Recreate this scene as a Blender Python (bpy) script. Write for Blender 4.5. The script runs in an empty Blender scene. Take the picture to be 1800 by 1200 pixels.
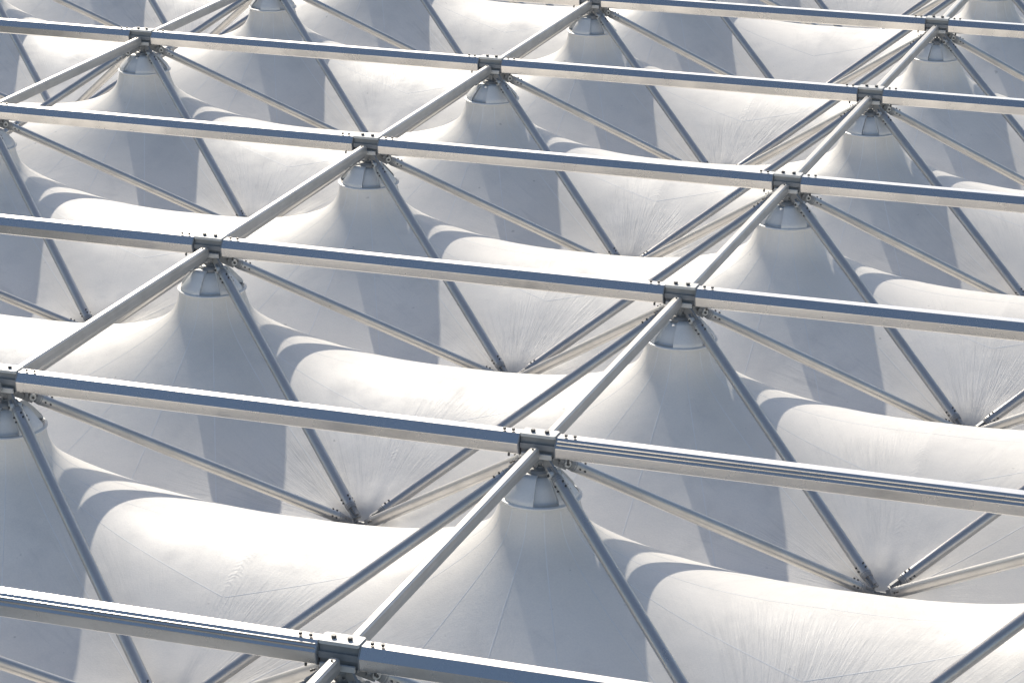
import bpy, math, random
import numpy as np
from mathutils import Matrix, Vector

# ------------------------------------------------------------ camera, sky, sun
sc = bpy.context.scene
col = sc.collection
S = 5.0                       # metres per bay (front to back)
LX, LY = 1.151, 1.0           # bay size in units of S
AX, AY = LX * S, LY * S
cam = bpy.data.cameras.new('camera')
cam_o = bpy.data.objects.new('camera', cam)
col.objects.link(cam_o)
sc.camera = cam_o
RC = (Matrix.Rotation(math.radians(18.919), 3, 'Z') @ Matrix.Rotation(math.radians(71.435), 3, 'X')
      @ Matrix.Rotation(math.radians(0.128), 3, 'Z'))
CAM = Vector((1.5989, -3.8323, 1.9138)) * S
cam_o.matrix_world = Matrix.Translation(CAM) @ RC.to_4x4()
cam.sensor_width = 36
cam.lens = 4988.2 / 1800 * 36
cam.clip_start = 0.5
cam.clip_end = 3000

AZ, EL = 32.5, 33.4           # sun: degrees left of straight back, degrees up
world = bpy.data.worlds.new('World')
sc.world = world
world.use_nodes = True
wn = world.node_tree
bg = wn.nodes['Background']
sky = wn.nodes.new('ShaderNodeTexSky')
sky.sky_type = 'NISHITA'
sky.sun_disc = False
sky.sun_elevation = math.radians(EL)
sky.sun_rotation = math.radians(-AZ)
sky.air_density = 1.0
sky.dust_density = 1.4
sky.ozone_density = 0.9
wn.links.new(sky.outputs[0], bg.inputs[0])
bg.inputs[1].default_value = 0.095
sd = Vector((-math.sin(math.radians(AZ)) * math.cos(math.radians(EL)),
             math.cos(math.radians(AZ)) * math.cos(math.radians(EL)), math.sin(math.radians(EL))))
sun = bpy.data.lights.new('sun', 'SUN')
sun.energy = 3.0
sun.angle = math.radians(0.53)
sun.color = (1.0, 0.925, 0.80)
sun_o = bpy.data.objects.new('sun', sun)
col.objects.link(sun_o)
sun_o.rotation_euler = sd.to_track_quat('Z', 'Y').to_euler()
sc.view_settings.view_transform = 'Standard'
sc.view_settings.look = 'None'
sc.view_settings.exposure = 0.66
sc.view_settings.gamma = 1.0
sc.view_settings.use_curve_mapping = False

rnd = random.Random(7)

# ------------------------------------------------------------------ materials
def new_mat(name, base, rough=0.5, metal=0.0, spec=0.5):
    m = bpy.data.materials.new(name)
    m.use_nodes = True
    b = m.node_tree.nodes['Principled BSDF']
    b.inputs['Base Color'].default_value = (*base, 1)
    b.inputs['Roughness'].default_value = rough
    b.inputs['Metallic'].default_value = metal
    b.inputs['Specular IOR Level'].default_value = spec
    return m, m.node_tree, b


def N(nt, t, **kw):
    n = nt.nodes.new(t)
    for k, v in kw.items():
        setattr(n, k, v)
    return n


def noise(nt, vec, scale, detail=3, rough=0.55, dist=0.0):
    n = N(nt, 'ShaderNodeTexNoise')
    n.inputs['Scale'].default_value = scale
    n.inputs['Detail'].default_value = detail
    n.inputs['Roughness'].default_value = rough
    n.inputs['Distortion'].default_value = dist
    nt.links.new(vec, n.inputs['Vector'])
    return n.outputs['Fac']


def ramp(nt, fac, a, b, ca=0.0, cb=1.0):
    n = N(nt, 'ShaderNodeMapRange')
    n.inputs['From Min'].default_value = a
    n.inputs['From Max'].default_value = b
    n.inputs['To Min'].default_value = ca
    n.inputs['To Max'].default_value = cb
    nt.links.new(fac, n.inputs['Value'])
    return n.outputs['Result']


def mth(nt, op, a, b=None):
    n = N(nt, 'ShaderNodeMath', operation=op)
    for k, v in enumerate((a, b)):
        if v is None:
            continue
        if isinstance(v, (int, float)):
            n.inputs[k].default_value = v
        else:
            nt.links.new(v, n.inputs[k])
    return n.outputs[0]


def mixc(nt, fac, a, b):
    n = N(nt, 'ShaderNodeMix', data_type='RGBA')
    nt.links.new(fac, n.inputs['Factor'])
    for k, v in ((6, a), (7, b)):
        if isinstance(v, tuple):
            n.inputs[k].default_value = (*v, 1)
        else:
            nt.links.new(v, n.inputs[k])
    return n.outputs[2]


def bump(nt, h, strength, dist, prev=None):
    n = N(nt, 'ShaderNodeBump')
    n.inputs['Strength'].default_value = strength
    n.inputs['Distance'].default_value = dist
    nt.links.new(h, n.inputs['Height'])
    if prev is not None:
        nt.links.new(prev, n.inputs['Normal'])
    return n.outputs['Normal']


def fabric_material():
    m, nt, b = new_mat('coated_fabric', (0.76, 0.76, 0.75), 0.5, 0, 0.28)
    geo = N(nt, 'ShaderNodeNewGeometry').outputs['Position']
    at = N(nt, 'ShaderNodeAttribute', attribute_name='flow')
    sep = N(nt, 'ShaderNodeSeparateXYZ')
    nt.links.new(at.outputs['Vector'], sep.inputs[0])
    info = N(nt, 'ShaderNodeObjectInfo')
    # flow space: angle round the low point, distance from it, offset per bay
    add = N(nt, 'ShaderNodeVectorMath', operation='ADD')
    nt.links.new(at.outputs['Vector'], add.inputs[0])
    sc1 = N(nt, 'ShaderNodeVectorMath', operation='SCALE')
    nt.links.new(info.outputs['Location'], sc1.inputs[0])
    sc1.inputs['Scale'].default_value = 3.17
    nt.links.new(sc1.outputs[0], add.inputs[1])
    mp = N(nt, 'ShaderNodeMapping')
    nt.links.new(at.outputs['Vector'], mp.inputs['Vector'])
    nt.links.new(sc1.outputs[0], mp.inputs['Location'])
    mp.inputs['Scale'].default_value = (26.0, 5.0, 0.0)
    streak = noise(nt, mp.outputs[0], 1.0, 4, 0.65, 1.4)
    mp2 = N(nt, 'ShaderNodeMapping')
    nt.links.new(at.outputs['Vector'], mp2.inputs['Vector'])
    nt.links.new(sc1.outputs[0], mp2.inputs['Location'])
    mp2.inputs['Scale'].default_value = (46.0, 9.0, 0.0)
    crink = noise(nt, mp2.outputs[0], 1.0, 4, 0.65, 1.2)
    big = noise(nt, geo, 0.35, 4, 0.6)
    mid = noise(nt, geo, 1.9, 4, 0.6)
    grain = noise(nt, geo, 55.0, 2, 0.6)
    # streak mask: strong near the low points, broken up by large noise
    near = ramp(nt, sep.outputs['Y'], 0.62, 0.16)
    patch = ramp(nt, noise(nt, geo, 0.55, 2, 0.5), 0.42, 0.62)
    mask = mth(nt, 'MULTIPLY', near, patch)
    # colour
    c0 = mixc(nt, ramp(nt, big, 0.35, 0.68), (0.855, 0.815, 0.755), (0.75, 0.715, 0.66))
    c1 = mixc(nt, mth(nt, 'MULTIPLY', ramp(nt, mid, 0.50, 0.75), 0.6), c0, (0.64, 0.62, 0.59))
    dirt = mth(nt, 'MULTIPLY', ramp(nt, streak, 0.5, 0.72), mth(nt, 'MULTIPLY', mask, 0.6))
    c2 = mixc(nt, dirt, c1, (0.46, 0.455, 0.44))
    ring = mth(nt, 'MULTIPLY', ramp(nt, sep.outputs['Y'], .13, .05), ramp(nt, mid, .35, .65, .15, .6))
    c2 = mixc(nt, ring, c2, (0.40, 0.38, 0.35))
    run = mth(nt, 'MULTIPLY', ramp(nt, streak, .56, .70), ramp(nt, mid, .45, .7, 0.0, .35))
    c2 = mixc(nt, run, c2, (0.58, 0.565, 0.54))
    speck = ramp(nt, noise(nt, geo, 9.0, 2, 0.4), 0.76, 0.80)
    c3 = mixc(nt, mth(nt, 'MULTIPLY', speck, 0.5), c2, (0.33, 0.32, 0.30))
    gr = mixc(nt, ramp(nt, grain, 0.3, 0.7, 0.0, 0.16), c3, (0.45, 0.46, 0.48))
    tone = mixc(nt, ramp(nt, info.outputs['Random'], 0.0, 1.0, 0.0, 0.14), gr, (0.60, 0.585, 0.56))
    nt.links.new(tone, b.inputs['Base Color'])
    nt.links.new(ramp(nt, mid, 0.3, 0.7, 0.44, 0.60), b.inputs['Roughness'])
    n1 = bump(nt, grain, 0.25, 0.004)
    n2 = bump(nt, noise(nt, geo, 4.0, 3, 0.5), 0.25, 0.012, n1)
    n3 = bump(nt, mth(nt, 'MULTIPLY', crink, mask), 0.33, 0.022, n2)
    n4 = bump(nt, mth(nt, 'MULTIPLY', streak, mask), 0.16, 0.022, n3)
    # rows of small puckers along the seam that runs up from each low point
    sx = mth(nt, 'ABSOLUTE', sep.outputs['Z'])
    wob = mth(nt, 'ADD', mth(nt, 'ADD', sep.outputs['Y'], mth(nt, 'MULTIPLY', sx, .8)), mth(nt, 'MULTIPLY', noise(nt, geo, 4.0, 3), .05))
    wave = mth(nt, 'SINE', mth(nt, 'MULTIPLY', wob, 520.0))
    gate = mth(nt, 'MULTIPLY', ramp(nt, sx, .018, .003), mth(nt, 'MULTIPLY', ramp(nt, sep.outputs['Y'], .16, .22), ramp(nt, sep.outputs['Y'], .46, .38)))
    gate = mth(nt, 'MULTIPLY', gate, ramp(nt, noise(nt, geo, 0.9, 2, 0.5), .53, .62))
    n5 = bump(nt, mth(nt, 'MULTIPLY', wave, gate), 0.10, 0.008, n4)
    nt.links.new(n5, b.inputs['Normal'])
    return m


def paint_material(name, base, rough, dirt=0.25, metal=0.0):
    m, nt, b = new_mat(name, base, rough, metal, 0.5)
    oc = N(nt, 'ShaderNodeTexCoord').outputs['Object']
    geo = N(nt, 'ShaderNodeNewGeometry').outputs['Position']
    n1 = noise(nt, geo, 2.2, 4, 0.6)
    n2 = noise(nt, geo, 38.0, 3, 0.6)
    dk = tuple(x * 0.72 for x in base)
    c = mixc(nt, mth(nt, 'MULTIPLY', ramp(nt, n1, 0.42, 0.72), dirt * 2), base, dk)
    rust = ramp(nt, noise(nt, geo, 16.0, 2, 0.5), 0.79, 0.81)
    c = mixc(nt, mth(nt, 'MULTIPLY', rust, 0.6), c, (0.22, 0.15, 0.10))
    c = mixc(nt, ramp(nt, n2, 0.35, 0.75, 0.0, 0.22), c, dk)
    nt.links.new(c, b.inputs['Base Color'])
    nt.links.new(ramp(nt, n1, 0.3, 0.7, rough - 0.07, rough + 0.1), b.inputs['Roughness'])
    nt.links.new(bump(nt, n2, 0.12, 0.002), b.inputs['Normal'])
    return m


M_FAB = fabric_material()
M_BEAM = paint_material('satin_anodised_aluminium', (0.70, 0.68, 0.65), 0.24, 0.18, 0.95)
M_CROSS = paint_material('dull_painted_steel', (0.50, 0.485, 0.46), 0.36, 0.3, 0.45)
M_TUBE = paint_material('satin_aluminium_tube', (0.50, 0.49, 0.475), 0.33, 0.25, 0.75)
M_CAP = paint_material('white_moulded_cap', (0.74, 0.74, 0.73), 0.4, 0.15)
M_STEEL = paint_material('grey_galvanised_steel', (0.30, 0.30, 0.30), 0.42, 0.4)
M_PLATE = paint_material('pale_cover_plate', (0.62, 0.61, 0.58), 0.4, 0.3)
M_BOLT = paint_material('dark_bolt_steel', (0.07, 0.07, 0.07), 0.45, 0.3)
M_SEAM = paint_material('welded_seam_fabric', (0.80, 0.79, 0.77), 0.45, 0.2)
M_GROUND = paint_material('concrete_ground', (0.22, 0.22, 0.21), 0.9, 0.4)

# -------------------------------------------------------------- mesh builders
def mesh(name, V, F, mat, smooth=False, sharp=None):
    me = bpy.data.meshes.new(name)
    me.from_pydata([tuple(v) for v in V], [], F)
    me.materials.append(mat)
    me.update()
    if smooth:
        me.shade_smooth()
        if sharp:
            me.set_sharp_from_angle(angle=math.radians(sharp))
    return me


def join(parts):
    V, F = [], []
    for v, f in parts:
        o = len(V)
        V += list(v)
        F += [tuple(o + k for k in q) for q in f]
    return V, F


def frame(p, q, up=(0, 0, 1)):
    d = (Vector(q) - Vector(p)).normalized()
    u = Vector(up).cross(d)
    if u.length < 1e-6:
        u = Vector((1, 0, 0))
    u.normalize()
    return d, u, d.cross(u)


def prism(prof, p, q, up=(0, 0, 1)):
    """profile (across, up) swept from p to q, closed"""
    d, u, w = frame(p, q, up)
    n = len(prof)
    V = [Vector(e) + u * a + w * b for e in (p, q) for a, b in prof]
    F = [(k, (k + 1) % n, n + (k + 1) % n, n + k) for k in range(n)]
    F += [tuple(range(n))[::-1], tuple(range(n, 2 * n))]
    return V, F


def tube(p, q, r1, r2=None, n=12, caps=True):
    r2 = r1 if r2 is None else r2
    d, u, w = frame(p, q)
    V = []
    for e, r in ((p, r1), (q, r2)):
        for k in range(n):
            a = 2 * math.pi * k / n
            V.append(Vector(e) + (u * math.cos(a) + w * math.sin(a)) * r)
    F = [(k, (k + 1) % n, n + (k + 1) % n, n + k) for k in range(n)]
    if caps:
        F += [tuple(range(n))[::-1], tuple(range(n, 2 * n))]
    return V, F


def box(c, sx, sy, sz, bev=0.0):
    x, y, z = sx / 2, sy / 2, sz / 2
    if bev <= 0:
        prof = [(-x, -y), (x, -y), (x, y), (-x, y)]
    else:
        prof = [(-x + bev, -y), (x - bev, -y), (x, -y + bev), (x, y - bev),
                (x - bev, y), (-x + bev, y), (-x, y - bev), (-x, -y + bev)]
    n = len(prof)
    V = [Vector(c) + Vector((a, b, s)) for s in (-z, z) for a, b in prof]
    F = [(k, (k + 1) % n, n + (k + 1) % n, n + k) for k in range(n)]
    F += [tuple(range(n))[::-1], tuple(range(n, 2 * n))]
    return V, F


def lathe(prof, n=32, a0=0.0, a1=2 * math.pi):
    full = abs(a1 - a0 - 2 * math.pi) < 1e-6
    m = n if full else n + 1
    V = []
    for r, z in prof:
        for k in range(m):
            a = a0 + (a1 - a0) * k / n
            V.append((r * math.cos(a), r * math.sin(a), z))
    F = []
    for j in range(len(prof) - 1):
        for k in range(n):
            k2 = (k + 1) % m
            F.append((j * m + k, j * m + k2, (j + 1) * m + k2, (j + 1) * m + k))
    return V, F


def link(name, data, parent=None, loc=None, rotz=0.0):
    o = bpy.data.objects.new(name, data)
    col.objects.link(o)
    if parent is not None:
        o.parent = parent
    if loc is not None:
        o.location = loc
    if rotz:
        o.rotation_euler = (0, 0, rotz)
    return o


class Kind:
    """one sort of thing: parts are (name, mesh) pairs; sub = {part index: [(name, mesh)]}"""
    def __init__(self, name, category, group, parts, sub=None):
        self.name, self.category, self.group = name, category, group
        self.parts, self.sub = parts, sub or {}

    def place(self, loc, rotz, label):
        root = link(self.name, None, None, loc, rotz)
        root.empty_display_size = 0.2
        root['label'] = label
        root['category'] = self.category
        root['group'] = self.group
        for k, (n, me) in enumerate(self.parts):
            o = link(n, me, root)
            for n2, me2 in self.sub.get(k, []):
                link(n2, me2, o)
        return root


# ------------------------------------------------------- shape of the membrane
def pot(x, y):
    # the fabric hangs in strips, held along a straight line halfway between two rows of peaks
    g = 0.0
    for n in range(-6, 7):
        g = g + (-1) ** n * .5 * np.log(2 * (np.cosh(2 * np.pi * (y - n) / LX) - np.cos(2 * np.pi * x / LX)) + 1e-12)
    return g


R0 = .0755
GP, GV = 15.52305, 17.74140


def height(x, y):
    g = (pot(x, y) - GV) / (GP - GV)
    cy, cx = np.cos(np.pi * y), np.cos(2 * np.pi * x / LX)
    rr = np.hypot(x, y)
    z = (-.448 + .3794 * g + .0273 * cy * cy + .0491 * cy * cy * (1 - cx) / 2
         - .1515 * cy * cy / (1 + (rr / .12) ** 2))
    dx, dy = x - np.sign(x + 1e-9) * LX / 2, y - np.sign(y + 1e-9) * LY / 2
    d, th = np.hypot(dx, dy), np.arctan2(dy, dx)                    # folds fanning out of the low clamps
    z = z + (.0007 * np.cos(11 * th + .7) + .0005 * np.cos(17 * th + 2.1)) * np.exp(-((d - .11) / .05) ** 2)
    z = z - .028 * np.exp(-(d / .045) ** 2)
    return z + .040 * np.exp(-np.maximum(rr - R0, 0) / .0085)      # upright lip under the cap


ZN = float(height(np.array(R0), np.array(0.)))
CORNER = math.atan2(LY, LX)
# gore boundaries, sixteen to a cone, mirrored so that corners and axes are seams
q1 = [0, CORNER * .5, CORNER, CORNER + (math.pi / 2 - CORNER) * .5]
BND = q1 + [math.pi - a for a in ([math.pi / 2] + q1[::-1][:3])][0:0]
BND = [0, CORNER * .5, CORNER, (CORNER + math.pi / 2) * .5, math.pi / 2,
       math.pi - (CORNER + math.pi / 2) * .5, math.pi - CORNER, math.pi - CORNER * .5]
BND = BND + [b + math.pi for b in BND] + [2 * math.pi]
NR, NT = 54, 9


def edge_r(a):
    cx, sx = abs(math.cos(a)), abs(math.sin(a))
    return min(LX / 2 / max(cx, 1e-9), LY / 2 / max(sx, 1e-9))


def normals(x, y):
    e = 1e-3
    zx = (height(x + e, y) - height(x - e, y)) / (2 * e)
    zy = (height(x, y + e) - height(x, y - e)) / (2 * e)
    n = np.stack([-zx, -zy, np.ones_like(zx)], -1)
    return n / np.linalg.norm(n, axis=-1, keepdims=True)


def grid_mesh(name, X, Y, Z, Nn, mat, lift=0.0):
    a, b = X.shape
    V = np.stack([X * S, Y * S, Z * S], -1) + Nn * lift
    F = [(j * b + k, (j + 1) * b + k, (j + 1) * b + k + 1, j * b + k + 1)
         for j in range(a - 1) for k in range(b - 1)]
    me = mesh(name, V.reshape(-1, 3), F, mat, True)
    me.normals_split_custom_set_from_vertices([tuple(v) for v in Nn.reshape(-1, 3)])
    # flow coordinates: angle and distance round the nearest low joint
    lx, ly = np.sign(X + 1e-9) * LX / 2, np.sign(Y + 1e-9) * LY / 2
    dx, dy = X - lx, Y - ly
    fl = np.stack([np.arctan2(dy, dx), np.hypot(dx, dy), dx], -1).reshape(-1)
    at = me.attributes.new('flow', 'FLOAT_VECTOR', 'POINT')
    at.data.foreach_set('vector', fl.astype(np.float32))
    return me


def make_panel(k):
    a0, a1 = BND[k], BND[k + 1]
    th = np.linspace(a0, a1, NT + 1)
    rb = np.array([edge_r(a) for a in th])
    t = (np.linspace(0, 1, NR + 1) ** 2.0)[:, None]
    r = R0 + (rb[None] - R0) * t
    X, Y = r * np.cos(th)[None], r * np.sin(th)[None]
    return grid_mesh('fabric_panel', X, Y, height(X, Y), normals(X, Y), M_FAB)


def make_seam(k):
    a = BND[k]
    rb = edge_r(a)
    t = np.linspace(0, 1, NR + 1) ** 2.0
    r = (R0 + .002 + (rb - R0 - .004) * t)[:, None]
    w = np.array([-.0012, -.0009, .0009, .0012])[None]
    X = r * math.cos(a) - w * math.sin(a)
    Y = r * math.sin(a) + w * math.cos(a)
    Nn = normals(X, Y)
    lift = np.array([0.0, .0011, .0011, 0.0])[None, :, None] + 0 * Nn
    V = np.stack([X * S, Y * S, height(X, Y) * S], -1) + Nn * lift
    b = 4
    F = [(j * b + q, (j + 1) * b + q, (j + 1) * b + q + 1, j * b + q + 1) for j in range(NR) for q in range(3)]
    return mesh('seam', V.reshape(-1, 3), F, M_SEAM, True, 30)


def make_neck():
    prof = [(R0 - .004, -.100), (R0 - .0006, -.1045), (R0 + .0008, -.1075), (R0 + .0004, ZN + .001), (R0 - .0006, ZN - .002)]
    V, F = lathe([(r * S, z * S) for r, z in prof], 64)
    return mesh('fabric_neck', V, F, M_FAB, True)


CONE = Kind('tent_cone', 'fabric cone', 'white fabric cones of the membrane roof',
            [('fabric_neck', make_neck())] + [('fabric_panel', make_panel(k)) for k in range(16)]
            + [('seam', make_seam(k)) for k in range(16)])

# --------------------------------------------------------------- cap on a cone
def hood_petal(k):
    g = math.radians(19)
    a0, a1 = k * math.pi / 2 + g, (k + 1) * math.pi / 2 - g
    out = [(.0765, -.1035), (.0770, -.0985), (.0740, -.092), (.060, -.076), (.0475, -.0625), (.0440, -.0590),
           (.0390, -.0572), (.027, -.0568)]
    inn = [(r - .004, z - .003) for r, z in out]
    prof = [(r * S, z * S) for r, z in out + inn[::-1]]
    n = 12
    V, F = lathe(prof + [prof[0]], n, a0, a1)
    m = n + 1
    L = len(prof)
    F.append(tuple(j * m for j in range(L)))
    F.append(tuple(j * m + n for j in range(L))[::-1])
    # returns of the sheet: side cheeks down to the inner cone
    for a in (a0, a1):
        c, s_ = math.cos(a), math.sin(a)
        pts = [(.0755, -.101), (.073, -.093), (.058, -.0765), (.045, -.0625), (.030, -.0585), (.030, -.066), (.040, -.080), (.052, -.101)]
        o = len(V)
        tx, ty = -s_ * .004 * (1 if a == a0 else -1), c * .004 * (1 if a == a0 else -1)
        V += [((r * c) * S, (r * s_) * S, z * S) for r, z in pts]
        V += [((r * c + tx) * S, (r * s_ + ty) * S, z * S) for r, z in pts]
        q = len(pts)
        F.append(tuple(range(o, o + q)))
        F.append(tuple(range(o + q, o + 2 * q))[::-1])
        F += [(o + i, o + (i + 1) % q, o + q + (i + 1) % q, o + q + i) for i in range(q)]
    return mesh('hood_panel', V, F, M_CAP, True, 35)


def s2(prof):
    return [(r * S, z * S) for r, z in prof]


V, F = lathe(s2([(.072, -.1085), (.0800, -.1085), (.0822, -.1065), (.0822, -.1045), (.0800, -.1030), (.050, -.1025)]), 48)
rim = mesh('rim', V, F, M_CAP, True, 50)
V, F = lathe(s2([(.066, -.1022), (.052, -.078), (.036, -.064), (.020, -.061), (.0, -.061)]), 40)
inner = mesh('inner_cone', V, F, M_CAP, True, 60)
V, F = lathe(s2([(.026, -.062), (.026, -.0545), (.022, -.0505), (.008, -.0500), (.0, -.0500)]), 28)
collar = mesh('collar', V, F, M_STEEL, True, 40)
V, F = join([tube((0, 0, -.0502 * S), (0, 0, -.0455 * S), .0085 * S, n=6), tube((0, 0, -.0455 * S), (0, 0, -.036 * S), .0042 * S, n=8),
             box((.0075 * S, 0, -.0425 * S), .003 * S, .012 * S, .016 * S), box((-.0075 * S, 0, -.0425 * S), .003 * S, .012 * S, .016 * S)])
clevis = mesh('clevis', V, F, M_STEEL)
CAP = Kind('cone_cap', 'cap', 'white caps closing the tops of the cones',
           [('rim', rim), ('inner_cone', inner), ('collar', collar), ('clevis', clevis)]
           + [('hood_panel', hood_petal(k)) for k in range(4)])

# --------------------------------------------------------------------- members
#   half widths / heights in bay units; eight sided extrusion
BP = [(-.0120, .0202), (.0120, .0202), (.0132, .0194), (.0262, .0020), (.0260, .0004), (.0222, -.0205), (.0150, -.0250),
      (-.0150, -.0250), (-.0222, -.0205), (-.0260, .0004), (-.0262, .0020), (-.0132, .0194)]
BP = [(a * S * .93, b * S * .93) for a, b in BP][::-1]


def bolt(x, y, z, r=.0042, h=.0050):
    return tube((x * S, y * S, z * S), (x * S, y * S, (z + h) * S), r * S, n=6)


def bolt_mesh(x, y, z, r=.0042, h=.0050):
    V, F = bolt(x, y, z, r, h)
    return mesh('bolt', V, F, M_BOLT)


G = .038                                                   # gap from node centre to a chord's end
def row_beam(strips):
    V, F = prism(BP, (G * S, 0, 0), ((LX - G) * S, 0, 0))
    parts = [('beam_tube', mesh('beam_tube', V, F, M_BEAM))]
    if strips:                                             # raised ribs along the upper flank
        sv = []
        for s_ in (-1, 1):
            for f, h in ((.30, .0014), (.62, .0014)):
                a = .0132 + (.0262 - .0132) * f
                b = .0194 + (.0020 - .0194) * f
                sv.append(prism([(-.0012 * S, -.0009 * S), (.0012 * S, -.0009 * S), (.0012 * S, .0009 * S), (-.0012 * S, .0009 * S)],
                                ((G + .002) * S, s_ * (a + .0004) * S, b * S), ((LX - G - .002) * S, s_ * (a + .0004) * S, b * S)))
        V, F = join(sv)
        parts.append(('rib', mesh('rib', V, F, M_BEAM)))
    for x in (.053, .071, LX - .053, LX - .071):
        parts.append(('bolt', bolt_mesh(x, -.003, .0203, .0034, .0042)))
    for x in (.06, LX - .06):
        parts.append(('bolt', bolt_mesh(x, -.010, -.0300, .0024, .0060)))
    for x in (G - .0012, LX - G + .0012):
        V, F = prism([(a * 1.03, b * 1.03) for a, b in BP], ((x - .001) * S, 0, 0), ((x + .001) * S, 0, 0))
        parts.append(('end_plate', mesh('end_plate', V, F, M_STEEL)))
    return parts


ROWB = Kind('row_beam', 'beam', 'long white beams running left to right', row_beam(False))
ROWR = Kind('row_beam', 'beam', 'long white beams running left to right', row_beam(True))
BC = [(-.0065, .0178), (.0065, .0178), (.0112, .0140), (.0125, .0005), (.0112, -.0160), (.0080, -.0200),
      (-.0080, -.0200), (-.0112, -.0160), (-.0125, .0005), (-.0112, .0140)]
BC = [(a * S * .80, b * S * .74) for a, b in BC][::-1]
V, F = prism(BC, (0, .040 * S, -.010 * S), (0, (LY - .034) * S, -.010 * S))
cb = [('beam_tube', mesh('beam_tube', V, F, M_CROSS))]
for y in (.038, LY - .033):
    V, F = prism([(a * .8, b * .8) for a, b in BC], (0, (y - .006) * S, -.010 * S), (0, (y + .004) * S, -.010 * S))
    cb.append(('end_plate', mesh('end_plate', V, F, M_STEEL)))
for y in (.047, LY - .047):
    cb.append(('bolt', bolt_mesh(0.001, y, .0030, .0020, .0030)))
CROSS = Kind('cross_beam', 'beam', 'white beams running from front to back', cb)


def strut_parts(sx, sy):
    a = Vector((sx * .012, sy * .010, -.026))
    b = Vector((sx * (LX / 2 - .004), sy * (LY / 2 - .004), -.440))
    d = (b - a).normalized()
    L = (b - a).length
    pt = lambda s_: (a + d * s_) * S
    side = Vector((0, 0, 1)).cross(d).normalized()
    up = d.cross(side).normalized()
    if up.z < 0:
        up = -up
    parts = []
    V, F = tube(pt(.060), pt(L - .052), .0122 * S, n=20)
    parts.append(('strut_tube', mesh('strut_tube', V, F, M_TUBE, True, 40)))
    # end fittings: a short taper, a fork plate, washer and bolts
    for s0, s1, tag in ((.060, .026, 0), (L - .052, L - .018, 1)):
        dirn = 1 if s1 > s0 else -1
        V1 = tube(pt(s0 + dirn * -.004), pt(s0 + dirn * .008), .0127 * S, .0108 * S, 16)
        V2 = prism([(-.0095 * S, -.0030 * S), (.0095 * S, -.0030 * S), (.0095 * S, .0030 * S), (-.0095 * S, .0030 * S)],
                   pt(s0 + dirn * .006), pt(s1), up=tuple(up))
        V3 = prism([(-.0040 * S, -.0090 * S), (.0040 * S, -.0090 * S), (.0040 * S, .0090 * S), (-.0040 * S, .0090 * S)],
                   pt(s0 + dirn * .006), pt(s1 - dirn * .004), up=tuple(up))
        V, F = join([V1, V2, V3])
        parts.append(('end_fork', mesh('end_fork', V, F, M_STEEL)))
        for off in (-.012, -.024) if tag == 0 else (-.012, -.022):
            c = a + d * (s0 + dirn * off)
            V, F = tube((c - side * .0148) * S, (c + side * .0148) * S, .0020 * S, n=6)
            parts.append(('bolt', mesh('bolt', V, F, M_BOLT)))
            V, F = tube((c + up * .0110) * S, (c + up * .0146) * S, .0022 * S, n=6)
            parts.append(('bolt', mesh('bolt', V, F, M_BOLT)))
        if tag == 0:
            c = a + d * .043
            V, F = join([tube((c - side * .0125) * S, (c + side * .0125) * S, .0072 * S, n=12)])
            parts.append(('washer', mesh('washer', V, F, M_PLATE)))
            V, F = tube((c - side * .0155) * S, (c + side * .0155) * S, .0030 * S, n=6)
            parts.append(('bolt', mesh('bolt', V, F, M_BOLT)))
    return parts


STRUT = {}
for sx in (-1, 1):
    for sy in (-1, 1):
        STRUT[(sx, sy)] = Kind('diagonal_strut', 'strut', 'tubular struts falling from the top joints', strut_parts(sx, sy))

# ----------------------------------------------------------------- top joints
V, F = join([box((0, 0, .0095 * S), .070 * S, .022 * S, .014 * S), box((0, 0, -.003 * S), .070 * S, .034 * S, .011 * S),
             box((0, 0, -.0165 * S), .068 * S, .024 * S, .012 * S), box((0, 0, -.0255 * S), .062 * S, .030 * S, .005 * S)])
jb = mesh('joint_body', V, F, M_STEEL)
V, F = box((0, 0, .0190 * S), .0700 * S, .034 * S, .0060 * S, .003 * S)
jp = mesh('cover_plate', V, F, M_PLATE)
jl = [('lower_flange', mesh('lower_flange', *box((0, y * S, -.019 * S), .060 * S, .005 * S, .010 * S), M_PLATE)) for y in (-.022, .022)]
V, F = lathe(s2([(0, -.028), (.013, -.028), (.015, -.033), (.011, -.0395), (.0, -.040)]), 20)
jh = mesh('hub', V, F, M_STEEL, True, 40)
gp_ = []
for sx in (-1, 1):
    for sy in (-1, 1):
        a = Vector((sx * .012, sy * .010, -.026))
        b = Vector((sx * (LX / 2 - .004), sy * (LY / 2 - .004), -.440))
        d = (b - a).normalized()
        V, F = prism([(-.0022 * S, -.014 * S), (.0022 * S, -.014 * S), (.0022 * S, .012 * S), (-.0022 * S, .012 * S)],
                     (a + d * .002) * S, (a + d * .050) * S)
        gp_.append(('gusset', mesh('gusset', V, F, M_STEEL)))
JOINT = Kind('top_joint', 'steel joint', 'steel joints where the beams meet',
             [('joint_body', jb), ('cover_plate', jp), ('hub', jh),
              ('bolt', bolt_mesh(-.0135, -.002, .0218, .0046, .0055)), ('bolt', bolt_mesh(.0145, -.002, .0218, .0046, .0055)),
              ('bolt', bolt_mesh(.012, .022, .0150, .0040, .005))] + gp_ + jl)

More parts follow.
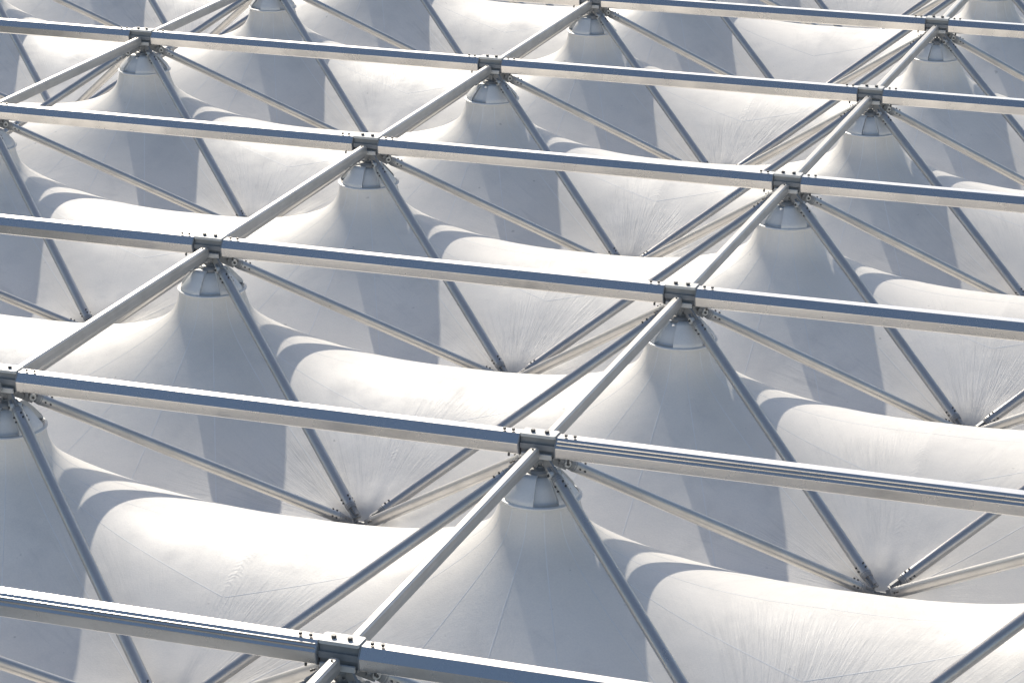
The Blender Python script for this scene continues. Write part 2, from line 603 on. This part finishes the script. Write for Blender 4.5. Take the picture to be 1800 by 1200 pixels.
V, F = box((0, 0, -.4505 * S), .060 * S, .046 * S, .005 * S, .012 * S)
bp1 = mesh('plate', V, F, M_PLATE)
bp2 = [('lug', mesh('lug', *box((sx * .020 * S, sy * .016 * S, -.440 * S), .005 * S, .016 * S, .012 * S), M_STEEL)) for sx in (-1, 1) for sy in (-1, 1)]
bp2.append(('tie_bar', mesh('tie_bar', *box((0, .014 * S, -.4435 * S), .034 * S, .006 * S, .008 * S), M_STEEL)))
V, F = lathe(s2([(.0, -.453), (.038, -.4535), (.042, -.460), (.044, -.480)]), 28)
bp3 = mesh('clamp_ring', V, F, M_FAB, True, 40)
BASE = Kind('base_joint', 'steel joint', 'base joints at the low points of the roof',
            [('plate', bp1), ('clamp_ring', bp3)] + bp2
            + [('bolt', bolt_mesh(x, y, -.4475, .0034, .0045)) for x in (-.024, .024) for y in (-.016, .016)])

# --------------------------------------------------------------------- layout
RCI = RC.transposed()


def proj(x, y, z):
    q = RCI @ (Vector((x, y, z)) * S - CAM)
    return 900 + 4988.2 * q.x / -q.z, 600 - 4988.2 * q.y / -q.z


def seen(pts, m=0):
    out = []
    for p in pts:
        u, v = proj(*p)
        if -m <= u <= 1800 + m and -m <= v <= 1200 + m:
            out.append((u, v))
    return out


ORD = ['first', 'second', 'third', 'fourth', 'fifth', 'sixth', 'seventh', 'eighth', 'ninth']
jobs = []       # (kind, location, rotz, row key, sample points, label template, outside label)


def lerp(a, b, n=12):
    return [tuple(a[k] + (b[k] - a[k]) * t / n for k in range(3)) for t in range(n + 1)]


CAPROT = {(0, 1): -.30 + .0, (0, 2): .50, (0, 3): .50, (0, 4): -.55, (0, 5): -.62, (-1, 1): -.30, (-1, 2): -.42, (-1, 3): -.30,
          (-1, 4): .55, (-1, 5): -.25, (-2, 4): .55, (-2, 5): .30, (-2, 3): .1}
for j in range(-1, 9):
    for i in range(-6, 4):
        X, Y = i * LX, float(j)
        cell = [(X + a * LX / 2, Y + b * .5, z) for a in (-1, -.5, 0, .5, 1) for b in (-1, -.5, 0, .5, 1) for z in (-.05, -.4)]
        if not seen(cell, 120) and not seen(lerp((X, Y, 0), (X, Y + 1, 0), 20), 40):
            continue
        L = (X * S, Y * S, 0.0)
        ridge = [(X + a * LX / 2, Y + b, -.26) for a in (-.8, -.4, 0, .4, .8) for b in (-.35, -.2, 0)] + [(X, Y, -.15)]
        jobs.append((CONE, L, 0, ('cone', j), ridge, 'white fabric cone, {o} from the left in the {r} row of cones from the bottom',
                     'white fabric cone of the roof just outside the picture'))
        jobs.append((CAP, L, CAPROT.get((i, j), rnd.uniform(-.7, .7)) + math.pi / 4, ('cap', j), [(X, Y, -.08), (X, Y, -.11), (X + .06, Y, -.1), (X - .06, Y, -.1)],
                     'white slotted cap, {o} from the left in the {r} row of caps from the bottom',
                     'white slotted cap on a cone just outside the picture'))
        jobs.append((JOINT, L, 0, ('joint', j), [(X, Y, 0), (X + .03, Y, -.02), (X - .03, Y, -.02)],
                     'bolted steel beam joint, {o} from left in the {r} row of joints up',
                     'bolted steel beam joint just outside the picture'))
        rib = (i, j) in ((0, 1), (-1, 0))
        jobs.append((ROWR if rib else ROWB, L, 0, ('row', j), lerp((X, Y, 0), (X + LX, Y, 0), 24),
                     ('ribbed ' if rib else '') + 'white beam, {o} from the left along the {r} left-to-right beam line from the bottom',
                     'white left-to-right beam just outside the picture'))
        jobs.append((CROSS, L, 0, ('cross', j), lerp((X, Y, 0), (X, Y + 1, 0), 24),
                     'slanting white cross beam, {o} from the left behind the {r} left-to-right beam line',
                     'slanting white cross beam just outside the picture'))
        jobs.append((BASE, (L[0] + AX / 2, L[1] - AY / 2, 0), 0, ('base', j), [(X + LX / 2, Y - .5, -.44)],
                     'small steel base joint, {o} from left in the {r} row of low points up',
                     'small steel base joint in a low point outside the picture'))
        for (sx, sy), nm in (((-1, -1), 'front left'), ((1, -1), 'front right'), ((-1, 1), 'rear left'), ((1, 1), 'rear right')):
            jobs.append((STRUT[(sx, sy)], L, 0, ('strut', j, sx, sy),
                         lerp((X, Y, -.03), (X + sx * LX / 2, Y + sy * .5, -.43), 20),
                         nm + ' strut of a top joint, {o} from left, {r} row from the bottom',
                         'tubular strut falling ' + nm + ' just outside the picture'))
rows = {}
for n, jb_ in enumerate(jobs):
    v = seen(jb_[4])
    if v:
        rows.setdefault(jb_[3], []).append((sum(u for u, _ in v) / len(v), n))
labels = {}
fam = {}
for key in rows:
    fam.setdefault((key[0],) + key[2:], []).append(key[1])
for key, lst in rows.items():
    order = sorted(fam[(key[0],) + key[2:]]).index(key[1])
    for o, (_, n) in enumerate(sorted(lst)):
        labels[n] = jobs[n][5].format(o=ORD[o], r=ORD[order])
out = {}
for n, jb_ in enumerate(jobs):
    if n in labels or not seen(jb_[4], 330):
        continue
    uv = [proj(*p) for p in jb_[4]]
    u, v = sum(a for a, _ in uv) / len(uv), sum(b for _, b in uv) / len(uv)
    side = max((-u, 'left'), (u - 1800, 'right'), (-v, 'top'), (v - 1200, 'bottom'))[1]
    out.setdefault((jb_[3][0],) + jb_[3][2:] + (side,), []).append((round(-v / 40), u, n))
for lst in out.values():
    for o, (_, _, n) in enumerate(sorted(lst)):
        side = sorted(k for k, v in out.items() if any(q[2] == n for q in v))[0][-1]
        base = jobs[n][6].split(' just')[0].split(' in a low')[0].split(' outside')[0]
        word = ORD[o] if o < len(ORD) else str(o + 1) + 'th'
        labels[n] = base + ', ' + word + ' beyond the ' + side + ' edge'
for n, (kind, loc, rz, key, pts, tmpl, outside) in enumerate(jobs):
    if n in labels:
        kind.place(loc, rz, labels[n])

# ground far below the roof (seen only if one looks past the membrane's edge)
V, F = box((0, 0, -16.5), 1600, 1600, 1.0)
g = link('ground', mesh('ground', V, F, M_GROUND))
g['kind'] = 'structure'
